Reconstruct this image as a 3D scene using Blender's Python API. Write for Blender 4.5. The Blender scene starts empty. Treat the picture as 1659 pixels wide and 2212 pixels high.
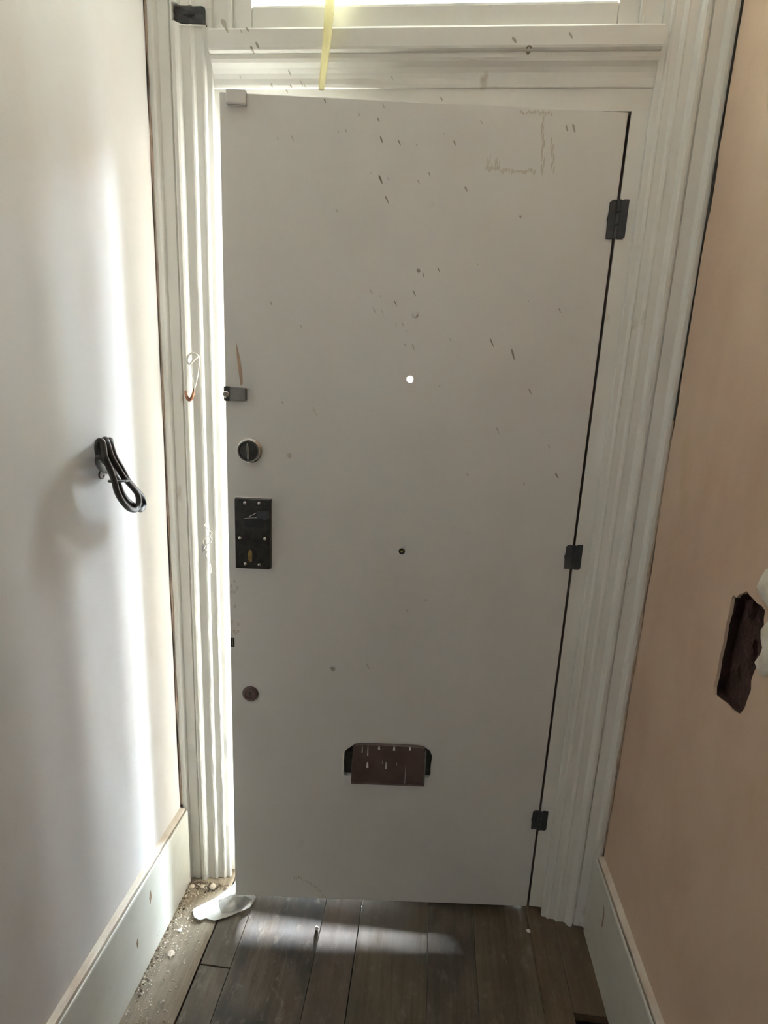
import bpy, bmesh, math, random
from mathutils import Vector, Matrix, noise
from mathutils.geometry import delaunay_2d_cdt

random.seed(7)
scene = bpy.context.scene
col = scene.collection

# ------------------------------------------------------------------ camera
CAM = Vector((0.4614, -1.2275, 1.3734))
FWD = Vector((-0.0839, 0.9716, -0.2212)).normalized()
RGT = Vector((0.9944, 0.0961, 0.0449)).normalized()
UPV = RGT.cross(FWD).normalized()
RGT = FWD.cross(UPV).normalized()
cd = bpy.data.cameras.new('camera')
cam = bpy.data.objects.new('camera', cd)
col.objects.link(cam)
cd.sensor_fit = 'VERTICAL'
cd.sensor_height = 24.0
cd.sensor_width = 18.0
cd.lens = 24.0 * 1154.1 / 2212.0
cd.clip_start = 0.02
m = Matrix.Identity(4)
for i in range(3):
    m[i][0], m[i][1], m[i][2], m[i][3] = RGT[i], UPV[i], -FWD[i], CAM[i]
cam.matrix_world = m
scene.camera = cam

# ------------------------------------------------------------------ sky and exposure
world = bpy.data.worlds.new('overcast_sky')
scene.world = world
world.use_nodes = True
bg = world.node_tree.nodes['Background']
bg.inputs['Color'].default_value = (0.79, 0.925, 1.0, 1)
bg.inputs['Strength'].default_value = 95.0
scene.view_settings.view_transform = 'Standard'
scene.view_settings.look = 'None'
scene.view_settings.exposure = 1.06
scene.view_settings.gamma = 1.0
scene.view_settings.use_curve_mapping = False
scene.cycles.max_bounces = 10
scene.cycles.diffuse_bounces = 7
scene.cycles.transparent_max_bounces = 12
scene.cycles.sample_clamp_indirect = 6.0


def portal(name, loc, sx, sy, aim):
    ld = bpy.data.lights.new(name, 'AREA')
    ld.shape = 'RECTANGLE'
    ld.size, ld.size_y = sx, sy
    ld.cycles.is_portal = True
    o = bpy.data.objects.new(name, ld)
    o.location = loc
    o.rotation_euler = Vector(aim).to_track_quat('-Z', 'Y').to_euler()
    col.objects.link(o)


# daylight enters through the doorway with its fanlight
portal('doorway_daylight', (0.4, 0.28, 1.2), 1.2, 3.0, (0, -1, 0))

# a weak low sun behind thin cloud, square on to the front of the house
sd = bpy.data.lights.new('low_sun', 'SUN')
sd.energy = 36.0
sd.angle = math.radians(2.0)
sd.color = (0.92, 0.96, 1.0)
so = bpy.data.objects.new('low_sun', sd)
so.rotation_euler = Vector((0.10, -1.0, -math.tan(math.radians(6.7)))).to_track_quat('-Z', 'Y').to_euler()
col.objects.link(so)

# ------------------------------------------------------------------ materials
def mat(name, rough=0.5, metal=0.0, spec=0.5):
    mt = bpy.data.materials.new(name)
    mt.use_nodes = True
    nt = mt.node_tree
    b = nt.nodes['Principled BSDF']
    b.inputs['Roughness'].default_value = rough
    b.inputs['Metallic'].default_value = metal
    b.inputs['Specular IOR Level'].default_value = spec
    return mt, nt, b


def N(nt, typ, **kw):
    n = nt.nodes.new(typ)
    for k, v in kw.items():
        if k in n.inputs:
            n.inputs[k].default_value = v
        else:
            setattr(n, k, v)
    return n


def L(nt, a, ai, b, bi):
    nt.links.new(a.outputs[ai], b.inputs[bi])


def coords(nt, scale=(1, 1, 1), kind='Object'):
    tc = N(nt, 'ShaderNodeTexCoord')
    mp = N(nt, 'ShaderNodeMapping')
    mp.inputs['Scale'].default_value = scale
    L(nt, tc, kind, mp, 'Vector')
    return mp


def ramp(nt, stops):
    r = N(nt, 'ShaderNodeValToRGB')
    el = r.color_ramp.elements
    while len(el) < len(stops):
        el.new(0.5)
    for e, (p, c) in zip(el, stops):
        e.position = p
        e.color = (c[0], c[1], c[2], 1) if not isinstance(c, (int, float)) else (c, c, c, 1)
    return r


def noisy(name, stops, scale=4.0, detail=6.0, rough=0.5, stretch=(1, 1, 1), bump=0.0, bump_scale=60.0,
          bump_stretch=(1, 1, 1), bump_rot=0.0, bump_dist=0.002, spec=0.5, metal=0.0, overlay=None):
    mt, nt, b = mat(name, rough, metal, spec)
    mp = coords(nt, stretch)
    n = N(nt, 'ShaderNodeTexNoise', Scale=scale, Detail=detail, Roughness=0.6)
    L(nt, mp, 0, n, 'Vector')
    r = ramp(nt, stops)
    L(nt, n, 'Fac', r, 'Fac')
    out = r
    if overlay:
        oc, osc, lo, hi, ostr = overlay
        mp3 = coords(nt, ostr)
        n3 = N(nt, 'ShaderNodeTexNoise', Scale=osc, Detail=5.0, Roughness=0.65)
        L(nt, mp3, 0, n3, 'Vector')
        r3 = ramp(nt, [(lo, 0.0), (hi, 1.0)])
        L(nt, n3, 'Fac', r3, 'Fac')
        mx = N(nt, 'ShaderNodeMixRGB')
        mx.inputs['Color2'].default_value = (*oc, 1)
        L(nt, r3, 'Color', mx, 'Fac')
        L(nt, r, 'Color', mx, 'Color1')
        out = mx
    L(nt, out, 'Color', b, 'Base Color')
    if bump:
        mp2 = coords(nt, bump_stretch)
        mp2.inputs['Rotation'].default_value = (bump_rot, 0, 0)
        n2 = N(nt, 'ShaderNodeTexNoise', Scale=bump_scale, Detail=4.0)
        L(nt, mp2, 0, n2, 'Vector')
        bp = N(nt, 'ShaderNodeBump', Strength=bump, Distance=bump_dist)
        L(nt, n2, 'Fac', bp, 'Height')
        L(nt, bp, 'Normal', b, 'Normal')
    return mt


M = {}
M['door_paint'] = noisy('door_paint', [(0.3, (0.65, 0.63, 0.59)), (0.5, (0.69, 0.675, 0.64)), (0.7, (0.70, 0.69, 0.66))],
                        3.0, 5, 0.42, bump=0.15, bump_scale=120, bump_dist=0.0006, spec=0.4,
                        overlay=((0.52, 0.49, 0.41), 9.0, 0.66, 0.90, (1, 1, 1)))
M['trim_paint'] = noisy('trim_paint', [(0.3, (0.70, 0.685, 0.62)), (0.55, (0.755, 0.745, 0.70)), (0.75, (0.77, 0.765, 0.725))],
                        6.0, 6, 0.4, stretch=(1, 1, 0.35), bump=0.3, bump_scale=60, bump_dist=0.0012, spec=0.45,
                        overlay=((0.42, 0.33, 0.24), 14.0, 0.66, 0.80, (1, 1, 0.4)))
M['skirting_paint'] = noisy('skirting_paint', [(0.3, (0.62, 0.60, 0.53)), (0.6, (0.71, 0.70, 0.64))], 5.0, 6, 0.4,
                            bump=0.2, bump_scale=50, bump_dist=0.001, overlay=((0.20, 0.15, 0.10), 30.0, 0.70, 0.78, (1, 0.5, 1)))
M['bare_ledge'] = noisy('bare_ledge', [(0.3, (0.56, 0.46, 0.37)), (0.6, (0.70, 0.63, 0.54))], 14.0, 6, 0.8,
                        bump=0.4, bump_scale=90, bump_dist=0.001)
M['plaster_pale'] = noisy('plaster_pale', [(0.30, (0.72, 0.65, 0.61)), (0.45, (0.75, 0.715, 0.70)), (0.58, (0.74, 0.725, 0.715)), (0.72, (0.77, 0.74, 0.67))],  # the pink plaster, whitened in its colour for the daylight on it
                          2.2, 7, 0.75, stretch=(1, 1.4, 0.7), bump=0.4, bump_scale=9, bump_stretch=(1, 0.7, 2.0), bump_rot=0.5, bump_dist=0.0035, spec=0.2,
                          overlay=((0.78, 0.755, 0.735), 3.5, 0.52, 0.72, (1, 1.6, 0.6)))
M['plaster_pink'] = noisy('plaster_pink', [(0.30, (0.49, 0.345, 0.25)), (0.5, (0.56, 0.41, 0.305)), (0.68, (0.60, 0.46, 0.345))],
                          2.6, 7, 0.75, stretch=(1, 1.3, 0.8), bump=0.3, bump_scale=30, bump_dist=0.002, spec=0.2,
                          overlay=((0.50, 0.36, 0.21), 4.0, 0.58, 0.80, (1, 1.4, 0.7)))
M['plaster_filler'] = noisy('plaster_filler', [(0.3, (0.62, 0.54, 0.45)), (0.6, (0.80, 0.75, 0.67))], 30.0, 6, 0.85, bump=0.5, bump_scale=120)
M['brick_dark'] = noisy('brick_dark', [(0.35, (0.022, 0.008, 0.006)), (0.6, (0.045, 0.016, 0.012)), (0.8, (0.07, 0.04, 0.03))], 40.0, 8, 0.95, bump=0.8, bump_scale=120, bump_dist=0.004)  # darkened in colour so the slot and cracks look shaded
M['brick'] = noisy('brick', [(0.3, (0.05, 0.047, 0.044)), (0.7, (0.09, 0.086, 0.082))], 9.0, 6, 0.9)  # dark dado of the unseen rear hall, added to soak up light
M['void'] = noisy('void', [(0.3, (0.012, 0.010, 0.009)), (0.7, (0.025, 0.02, 0.018))], 30.0, 4, 0.9)  # near-black colour standing in for shade inside hollows
M['rust_plaster'] = noisy('rust_plaster', [(0.3, (0.30, 0.21, 0.145)), (0.6, (0.47, 0.37, 0.28))], 25.0, 6, 0.85, bump=0.5, bump_scale=80)
M['ceiling_paint'] = noisy('ceiling_paint', [(0.3, (0.78, 0.77, 0.75)), (0.7, (0.82, 0.81, 0.79))], 3.0, 4, 0.8)
M['iron'] = noisy('iron', [(0.3, (0.010, 0.012, 0.015)), (0.7, (0.035, 0.035, 0.04))], 60.0, 5, 0.5, bump=0.5, bump_scale=150, bump_dist=0.001)
M['lock_metal'] = noisy('lock_metal', [(0.3, (0.045, 0.042, 0.04)), (0.7, (0.09, 0.085, 0.08))], 50.0, 5, 0.33, metal=0.85, bump=0.15, bump_scale=140, bump_dist=0.0006)
M['steel'] = noisy('steel', [(0.3, (0.62, 0.60, 0.57)), (0.7, (0.78, 0.76, 0.73))], 40.0, 3, 0.18, metal=1.0)
M['grey_metal'] = noisy('grey_metal', [(0.3, (0.13, 0.13, 0.12)), (0.7, (0.20, 0.195, 0.18))], 40.0, 4, 0.45, metal=0.35)
M['brass'] = noisy('brass', [(0.3, (0.35, 0.24, 0.09)), (0.7, (0.55, 0.40, 0.16))], 60.0, 4, 0.35, metal=1.0)
M['black'] = noisy('black', [(0.3, (0.010, 0.010, 0.010)), (0.7, (0.02, 0.02, 0.02))], 60.0, 3, 0.4)
M['bronze_plate'] = noisy('bronze_plate', [(0.3, (0.075, 0.045, 0.04)), (0.7, (0.12, 0.08, 0.07))], 20.0, 6, 0.5, metal=0.3, bump=0.2, bump_scale=80, bump_dist=0.0008,
                          overlay=((0.30, 0.25, 0.21), 40.0, 0.68, 0.80, (1, 1, 0.35)))
M['rust'] = noisy('rust', [(0.3, (0.16, 0.06, 0.03)), (0.7, (0.30, 0.13, 0.07))], 60.0, 5, 0.9)
M['cable'] = noisy('cable', [(0.3, (0.016, 0.013, 0.011)), (0.7, (0.03, 0.026, 0.022))], 30.0, 3, 0.36, spec=0.45)
M['white_plastic'] = noisy('white_plastic', [(0.3, (0.58, 0.55, 0.52)), (0.7, (0.64, 0.61, 0.58))], 8.0, 3, 0.4)
M['old_wood'] = noisy('old_wood', [(0.3, (0.30, 0.20, 0.13)), (0.7, (0.42, 0.30, 0.21))], 12.0, 6, 0.8, stretch=(6, 1, 0.6))
M['bare_edge'] = noisy('bare_edge', [(0.3, (0.05, 0.035, 0.025)), (0.7, (0.10, 0.07, 0.05))], 20.0, 6, 0.9, stretch=(1, 1, 0.2))  # dark colour stands in for the shade in the hinge gap
M['paper'] = noisy('paper', [(0.3, (0.74, 0.72, 0.67)), (0.7, (0.82, 0.81, 0.77))], 14.0, 5, 0.6, overlay=((0.50, 0.42, 0.32), 18.0, 0.64, 0.80, (1, 1, 1)))
M['foil'] = noisy('foil', [(0.3, (0.34, 0.32, 0.29)), (0.7, (0.52, 0.50, 0.47))], 30.0, 5, 0.35, metal=0.4, bump=0.5, bump_scale=60, bump_dist=0.002)
M['crumb'] = noisy('crumb', [(0.3, (0.42, 0.34, 0.26)), (0.7, (0.72, 0.65, 0.56))], 40.0, 5, 0.95)
M['dirt'] = noisy('dirt', [(0.3, (0.06, 0.042, 0.028)), (0.7, (0.15, 0.11, 0.075))], 60.0, 5, 0.95)
M['white_paint'] = noisy('white_paint', [(0.3, (0.76, 0.74, 0.68)), (0.7, (0.82, 0.80, 0.75))], 20.0, 3, 0.45)
M['porch_render'] = noisy('porch_render', [(0.3, (0.66, 0.62, 0.55)), (0.7, (0.74, 0.71, 0.64))], 5.0, 5, 0.85, bump=0.3, bump_scale=60)  # pale, to bounce daylight off the added porch sides
M['house_brick'] = noisy('house_brick', [(0.3, (0.22, 0.15, 0.12)), (0.7, (0.32, 0.24, 0.19))], 8.0, 5, 0.9)
M['slate'] = noisy('slate', [(0.3, (0.07, 0.07, 0.08)), (0.7, (0.12, 0.12, 0.13))], 8.0, 4, 0.6)
M['stone'] = noisy('stone', [(0.3, (0.34, 0.33, 0.31)), (0.7, (0.46, 0.45, 0.43))], 6.0, 6, 0.9)

# splatter: brown-grey flecks whose strength rides in a colour attribute
mt, nt, b = mat('splatter', 0.6)
at = N(nt, 'ShaderNodeAttribute', attribute_name='tone')
r = ramp(nt, [(0.0, (0.62, 0.58, 0.50)), (0.5, (0.43, 0.385, 0.315)), (1.0, (0.22, 0.18, 0.135))])
L(nt, at, 'Fac', r, 'Fac')
L(nt, r, 'Color', b, 'Base Color')
M['splatter'] = mt

# pale yellow tape that lets light through
mt, nt, b = mat('tape', 0.4)
b.inputs['Base Color'].default_value = (0.82, 0.78, 0.56, 1)
tl = N(nt, 'ShaderNodeBsdfTranslucent')
tl.inputs['Color'].default_value = (0.86, 0.80, 0.52, 1)
mx = N(nt, 'ShaderNodeMixShader')
mx.inputs[0].default_value = 0.5
L(nt, b, 0, mx, 1)
L(nt, tl, 0, mx, 2)
L(nt, mx, 0, nt.nodes['Material Output'], 'Surface')
M['tape'] = mt

# window glass: clear with a thin reflection
mt, nt, b = mat('window_glass', 0.02)
tr = N(nt, 'ShaderNodeBsdfTransparent')
tr.inputs['Color'].default_value = (0.93, 0.97, 0.97, 1)
gl = N(nt, 'ShaderNodeBsdfGlossy')
gl.inputs['Roughness'].default_value = 0.03
mx = N(nt, 'ShaderNodeMixShader')
mx.inputs[0].default_value = 0.06
L(nt, tr, 0, mx, 1)
L(nt, gl, 0, mx, 2)
L(nt, mx, 0, nt.nodes['Material Output'], 'Surface')
M['window_glass'] = mt


def board_mat(i, dark, mid, light, stain):
    """Worn floorboard: long grain, blotchy dark stains, grey plaster dust; semi-gloss where the finish survives."""
    mt, nt, b = mat('floorboard_wood_%d' % i, 0.45)
    mp = coords(nt, (16, 0.8, 8))
    mp.inputs['Location'].default_value = (i * 3.1, i * 1.7, 0)
    n = N(nt, 'ShaderNodeTexNoise', Scale=5.0, Detail=8.0, Roughness=0.65, Distortion=0.4)
    L(nt, mp, 0, n, 'Vector')
    r = ramp(nt, [(0.28, dark), (0.5, mid), (0.74, light)])
    L(nt, n, 'Fac', r, 'Fac')
    mp2 = coords(nt, (1.6, 0.9, 1))
    mp2.inputs['Location'].default_value = (i * 5.3, i * 0.9, 0)
    n2 = N(nt, 'ShaderNodeTexNoise', Scale=6.0, Detail=6.0, Roughness=0.6)
    L(nt, mp2, 0, n2, 'Vector')
    r2 = ramp(nt, [(0.42, 0.0), (0.56, stain)])
    L(nt, n2, 'Fac', r2, 'Fac')
    mx = N(nt, 'ShaderNodeMixRGB')
    mx.inputs['Color2'].default_value = (0.022, 0.018, 0.014, 1)
    L(nt, r2, 'Color', mx, 'Fac')
    L(nt, r, 'Color', mx, 'Color1')
    mp4 = coords(nt, (1.0, 0.6, 1))
    n4 = N(nt, 'ShaderNodeTexNoise', Scale=38.0, Detail=7.0, Roughness=0.7)
    L(nt, mp4, 0, n4, 'Vector')
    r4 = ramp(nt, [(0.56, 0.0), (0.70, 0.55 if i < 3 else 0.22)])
    L(nt, n4, 'Fac', r4, 'Fac')
    mx2 = N(nt, 'ShaderNodeMixRGB')
    mx2.inputs['Color2'].default_value = (0.34, 0.30, 0.245, 1)
    L(nt, r4, 'Color', mx2, 'Fac')
    L(nt, mx, 'Color', mx2, 'Color1')
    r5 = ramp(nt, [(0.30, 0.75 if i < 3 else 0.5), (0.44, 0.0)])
    L(nt, n4, 'Fac', r5, 'Fac')
    mx3 = N(nt, 'ShaderNodeMixRGB')
    mx3.inputs['Color2'].default_value = (0.03, 0.024, 0.018, 1)
    L(nt, r5, 'Color', mx3, 'Fac')
    L(nt, mx2, 'Color', mx3, 'Color1')
    L(nt, mx3, 'Color', b, 'Base Color')
    r3 = ramp(nt, [(0.35, 0.30), (0.65, 0.55)])
    L(nt, n2, 'Fac', r3, 'Fac')
    L(nt, r3, 'Color', b, 'Roughness')
    bp = N(nt, 'ShaderNodeBump', Strength=0.35, Distance=0.0015)
    L(nt, n, 'Fac', bp, 'Height')
    L(nt, bp, 'Normal', b, 'Normal')
    return mt


# ------------------------------------------------------------------ helpers
def link(name, me, material, parent=None):
    o = bpy.data.objects.new(name, me)
    col.objects.link(o)
    if material:
        me.materials.clear()
        me.materials.append(M[material] if isinstance(material, str) else material)
    if parent:
        o.parent = parent
    return o


def pydata(name, verts, faces, material, parent=None, smooth=False, fix=True):
    me = bpy.data.meshes.new(name)
    me.from_pydata([tuple(v) for v in verts], [], faces)
    if fix:
        bm = bmesh.new()
        bm.from_mesh(me)
        bmesh.ops.recalc_face_normals(bm, faces=bm.faces)
        bm.to_mesh(me)
        bm.free()
    if smooth:
        for p in me.polygons:
            p.use_smooth = True
    me.update()
    return link(name, me, material, parent)


def from_bm(name, bm, material, parent=None, smooth=False):
    me = bpy.data.meshes.new(name)
    bmesh.ops.recalc_face_normals(bm, faces=bm.faces)
    bm.to_mesh(me)
    bm.free()
    if smooth:
        for p in me.polygons:
            p.use_smooth = True
    return link(name, me, material, parent)


def bm_box(bm, x0, x1, y0, y1, z0, z1, bev=0.0, seg=2):
    r = bmesh.ops.create_cube(bm, size=1.0)
    for v in r['verts']:
        v.co = Vector((x0 + (v.co.x + 0.5) * (x1 - x0), y0 + (v.co.y + 0.5) * (y1 - y0), z0 + (v.co.z + 0.5) * (z1 - z0)))
    if bev:
        ed = list({e for v in r['verts'] for e in v.link_edges})
        bmesh.ops.bevel(bm, geom=ed, offset=bev, segments=seg, profile=0.6, affect='EDGES')


def box(name, x0, x1, y0, y1, z0, z1, material, parent=None, bev=0.0, seg=2):
    bm = bmesh.new()
    bm_box(bm, x0, x1, y0, y1, z0, z1, bev, seg)
    return from_bm(name, bm, material, parent)


def lathe(name, prof, centre, material, parent=None, n=28, axis='y', smooth=False, caps=True):
    """Spin (radius, out) pairs about an axis that points to -y (out of the door) or +x."""
    vs, fs = [], []
    c = Vector(centre)
    for (r, h) in prof:
        for k in range(n):
            a = 2 * math.pi * k / n
            if axis == 'y':
                vs.append(c + Vector((r * math.cos(a), -h, r * math.sin(a))))
            else:
                vs.append(c + Vector((h, r * math.cos(a), r * math.sin(a))))
    for j in range(len(prof) - 1):
        for k in range(n):
            fs.append((j * n + k, j * n + (k + 1) % n, (j + 1) * n + (k + 1) % n, (j + 1) * n + k))
    if caps:
        fs.append(tuple(range(n)))
        fs.append(tuple(range((len(prof) - 1) * n, len(prof) * n)))
    else:
        for k in range(n):
            fs.append(((len(prof) - 1) * n + k, (len(prof) - 1) * n + (k + 1) % n, (k + 1) % n, k))
    return pydata(name, vs, fs, material, parent, smooth)


def smooth_path(pts, sub=6):
    pts = [Vector(p) for p in pts]
    out = []
    for i in range(len(pts) - 1):
        p0 = pts[max(i - 1, 0)]
        p1, p2 = pts[i], pts[i + 1]
        p3 = pts[min(i + 2, len(pts) - 1)]
        for k in range(sub):
            t = k / sub
            out.append(0.5 * ((2 * p1) + (p2 - p0) * t + (2 * p0 - 5 * p1 + 4 * p2 - p3) * t * t + (3 * p1 - p0 - 3 * p2 + p3) * t ** 3))
    out.append(pts[-1])
    return out


def bm_tube(bm, pts, rad, n=8, sub=6):
    path = smooth_path(pts, sub)
    rr = rad if callable(rad) else (lambda t: rad)
    prev = None
    rings = []
    up = Vector((0.123, 0.456, 0.88))
    for i, p in enumerate(path):
        t = (path[min(i + 1, len(path) - 1)] - path[max(i - 1, 0)]).normalized()
        if prev is None:
            a = t.cross(up).normalized()
        else:
            a = (prev - t * prev.dot(t)).normalized()
        prev = a
        b2 = t.cross(a)
        q = rr(i / (len(path) - 1))
        rings.append([bm.verts.new(p + (a * math.cos(2 * math.pi * k / n) + b2 * math.sin(2 * math.pi * k / n)) * q) for k in range(n)])
    for i in range(len(rings) - 1):
        for k in range(n):
            bm.faces.new((rings[i][k], rings[i][(k + 1) % n], rings[i + 1][(k + 1) % n], rings[i + 1][k]))
    bm.faces.new(rings[0])
    bm.faces.new(rings[-1][::-1])


def tube(name, pts, rad, material, parent=None, n=8, sub=6):
    bm = bmesh.new()
    bm_tube(bm, pts, rad, n, sub)
    return from_bm(name, bm, material, parent, True)


def prism(name, poly, a0, a1, material, parent=None, axis='y', bev=0.0):
    """Extrude a polygon: axis y takes (x, z), axis z takes (x, y), axis x takes (y, z)."""
    def P(u, v, w):
        return {'y': (u, w, v), 'z': (u, v, w), 'x': (w, u, v)}[axis]
    bm = bmesh.new()
    lo = [bm.verts.new(P(u, v, a0)) for u, v in poly]
    hi = [bm.verts.new(P(u, v, a1)) for u, v in poly]
    k = len(poly)
    bm.faces.new(lo)
    bm.faces.new(hi[::-1])
    for i in range(k):
        bm.faces.new((lo[i], lo[(i + 1) % k], hi[(i + 1) % k], hi[i]))
    if bev:
        bmesh.ops.bevel(bm, geom=list(bm.edges), offset=bev, segments=1, affect='EDGES')
    return from_bm(name, bm, material, parent)


def empty(name, loc=(0, 0, 0), rz=0.0):
    o = bpy.data.objects.new(name, None)
    o.location = loc
    o.rotation_euler = (0, 0, rz)
    o.empty_display_size = 0.1
    col.objects.link(o)
    return o


def tag(o, label, cat, group=None, kind=None):
    o['label'] = label
    o['category'] = cat
    if group:
        o['group'] = group
    if kind:
        o['kind'] = kind
    return o


def fleck_mesh(name, flecks, parent, front, tilt=-0.45, thick=0.0005, plane='xz'):
    """Dried splashes: flat lens-shaped blobs standing a hair proud of a surface that faces -y; front(x, z) gives its y."""
    vs, fs, tone = [], [], []
    for (u, z, ln, wd, t) in flecks:
        a = tilt + random.uniform(-0.12, 0.12) if ln > 1.6 * wd else random.uniform(-0.5, 0.5)
        ca, sa = math.cos(a), math.sin(a)
        n = 12
        base = len(vs)
        vs.append((u, front(u, z) - thick, z))
        tone.append(t)
        for ring, (k_r, off) in enumerate(((0.72, 0.8), (1.0, 0.05))):
            for k in range(n):
                th = 2 * math.pi * k / n
                w = 0.5 * wd * k_r * math.sin(th) * (1.0 + 0.35 * math.cos(th)) * random.uniform(0.85, 1.15)
                l = 0.5 * ln * k_r * math.cos(th)
                x, q = u + w * ca + l * sa, z - w * sa * -1 * 0 + l * ca
                vs.append((x, front(x, q) - thick * off, q))
                tone.append(t if ring == 0 else t * 0.55)
        for k in range(n):
            fs.append((base, base + 1 + k, base + 1 + (k + 1) % n))
            fs.append((base + 1 + k, base + 1 + n + k, base + 1 + n + (k + 1) % n, base + 1 + (k + 1) % n))
    o = pydata(name, vs, fs, 'splatter', parent, False, False)
    ca_ = o.data.attributes.new('tone', 'FLOAT', 'POINT')
    ca_.data.foreach_set('value', tone)
    o['kind'] = 'stuff'
    return o


def fbm(x, y, z, s):
    return noise.fractal(Vector((x * s, y * s, z * s)), 1.0, 2.0, 4)


# ------------------------------------------------------------------ measures (metres; door closed face lies in y = 0, floor z = 0)
XL, XR = -0.1635, 0.9640          # plaster faces of the side walls
YB = -4.0                          # far end of the hall behind the viewer
ZC = 2.85                          # ceiling
DW, DH, DB, DT = 0.80, 1.924, 0.0135, 0.044
FZ = -0.005                         # worn top of the floorboards
OPEN = 0.0937                      # door stands ajar by this angle
FH = 2.62                          # top of the fanlight opening

# ------------------------------------------------------------------ outside: step and pavement that bounce daylight
o = box('pavement', -16, 16, 0.60, 17, -0.40, -0.16, 'stone')
tag(o, 'grey stone pavement outside beyond the front door', 'pavement', kind='structure')
o = box('trim_5', -0.048, 0.848, 0.112, 0.60, -0.16, -0.01, 'stone', bev=0.006)
tag(o, 'worn stone doorstep under the front door', 'doorstep', kind='structure')

o = box('trim_6', -0.9, 1.7, 0.81, 1.45, 2.78, 2.92, 'stone', bev=0.01)  # out of view, added to cut steep light from the sky
tag(o, 'flat porch canopy over the front step outside', 'porch roof', kind='structure')

# unseen terrace added to dim the low sky, gapped to pass the sun
def terrace(x0, x1, label):
    h = empty('terrace_house', ((x0 + x1) / 2, 10.0, -0.16))
    tag(h, label, 'house', kind='structure')
    w = (x1 - x0) / 2
    box('wall', -w, w, 0.0, 6.0, 0.0, 5.6, 'house_brick', h)
    prism('roof', [(-0.3, 5.5), (3.0, 7.6), (6.3, 5.5)], -w, w, 'slate', h, 'x')
    n = int(2 * w / 2.4)
    for k in range(n):
        x = -w + (k + 0.5) * 2 * w / n
        for z in (0.9, 3.4):
            f = box('window', x - 0.55, x + 0.55, -0.05, 0.02, z, z + 1.5, 'trim_paint', h)
            box('pane', x - 0.47, x + 0.47, -0.06, -0.04, z + 0.08, z + 1.42, 'slate', f)


terrace(0.9, 15.0, 'brick terrace across the street on the hinge side')
terrace(-15.0, -2.6, 'brick terrace across the street on the latch side')

# ------------------------------------------------------------------ floor: boards running down the hall
floor = empty('floor', (0, 0, 0))
tag(floor, 'bare dirty wooden floorboards of the narrow hallway', 'floor', kind='structure')
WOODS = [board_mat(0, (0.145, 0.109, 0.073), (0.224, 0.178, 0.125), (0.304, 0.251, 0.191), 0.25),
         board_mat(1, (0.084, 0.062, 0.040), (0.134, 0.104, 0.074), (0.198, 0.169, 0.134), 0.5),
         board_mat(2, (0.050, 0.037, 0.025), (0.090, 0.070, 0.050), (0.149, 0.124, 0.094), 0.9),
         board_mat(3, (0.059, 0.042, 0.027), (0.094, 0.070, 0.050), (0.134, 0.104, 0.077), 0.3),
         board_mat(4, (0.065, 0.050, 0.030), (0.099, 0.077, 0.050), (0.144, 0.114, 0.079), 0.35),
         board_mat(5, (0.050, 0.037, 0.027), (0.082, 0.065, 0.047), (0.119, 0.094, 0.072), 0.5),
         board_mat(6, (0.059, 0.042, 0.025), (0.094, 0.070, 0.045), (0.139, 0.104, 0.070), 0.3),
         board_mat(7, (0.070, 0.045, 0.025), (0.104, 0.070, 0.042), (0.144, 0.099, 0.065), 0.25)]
boards = [(-0.175, -0.0245, 0.05, YB, 0, 0.000), (-0.0205, 0.0535, 0.05, -0.2440, 1, 0.000), (-0.0205, 0.0530, -0.2465, YB, 1, -0.001),
          (0.0545, 0.2490, 0.05, YB, 2, 0.000), (0.2500, 0.3470, 0.05, YB, 3, -0.0005), (0.3490, 0.5290, 0.05, YB, 4, 0.000),
          (0.5297, 0.6495, 0.05, YB, 5, 0.0004), (0.6508, 0.7990, 0.05, YB, 6, 0.000), (0.7996, 0.8680, 0.05, YB, 7, 0.000),
          (0.8684, 0.9750, 0.05, -0.2370, 7, 0.000), (0.8684, 0.9750, -0.43, YB, 7, 0.000)]
for (x0, x1, y0, y1, wi, dz) in boards:
    bm = bmesh.new()
    bm_box(bm, x0, x1, y1, y0, -0.027, dz + FZ, 0.0011, 2)
    from_bm('floorboard', bm, WOODS[wi], floor)
box('floor_void', -0.30, 1.10, YB, 0.052, -0.16, -0.12, 'void', floor)
for xj in (0.862, 0.30):
    box('joist', xj - 0.03, xj + 0.006, YB, 0.052, -0.12, -0.0275, 'void', floor)

# ------------------------------------------------------------------ side walls: hand-trowelled plaster on brick
SLOPES = [(0.0, 0.0), (-0.03, -0.05), (-0.065, -0.12), (-0.098, -0.02), (-0.125, 0.16), (-0.155, -0.03), (-0.20, -0.13), (-0.245, -0.03), (-0.275, 0.17), (-0.31, 0.02),
          (-0.355, -0.17), (-0.395, -0.04), (-0.425, 0.09), (-0.46, -0.03), (-0.50, -0.08), (-0.56, 0.02), (-0.64, -0.05), (-0.74, 0.05), (-0.85, 0.03), (-1.0, 0.0), (-4.0, 0.0)]


def wave(y):
    """Height of the long vertical trowel ridges: the integral of the measured slopes."""
    h, n = 0.0, 60
    y0 = -0.03
    if y >= y0 or y < -1.2:
        return 0.0
    for i in range(n):
        q = y0 + (y - y0) * (i + 0.5) / n
        for (a, sa), (b2, sb) in zip(SLOPES, SLOPES[1:]):
            if b2 <= q <= a:
                k = (q - a) / (b2 - a)
                k = k * k * (3 - 2 * k)
                h += (sa + (sb - sa) * k) * (y - y0) / n
                break
    return h


def disp(y, z):
    return (0.0028 * fbm(0.3, y * 1.9, z * 0.45, 2.3) + 0.0011 * fbm(4.1, y * 3, z, 4.0)) * min(1.0, max(0.15, (z - 0.2) / 0.3))


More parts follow.
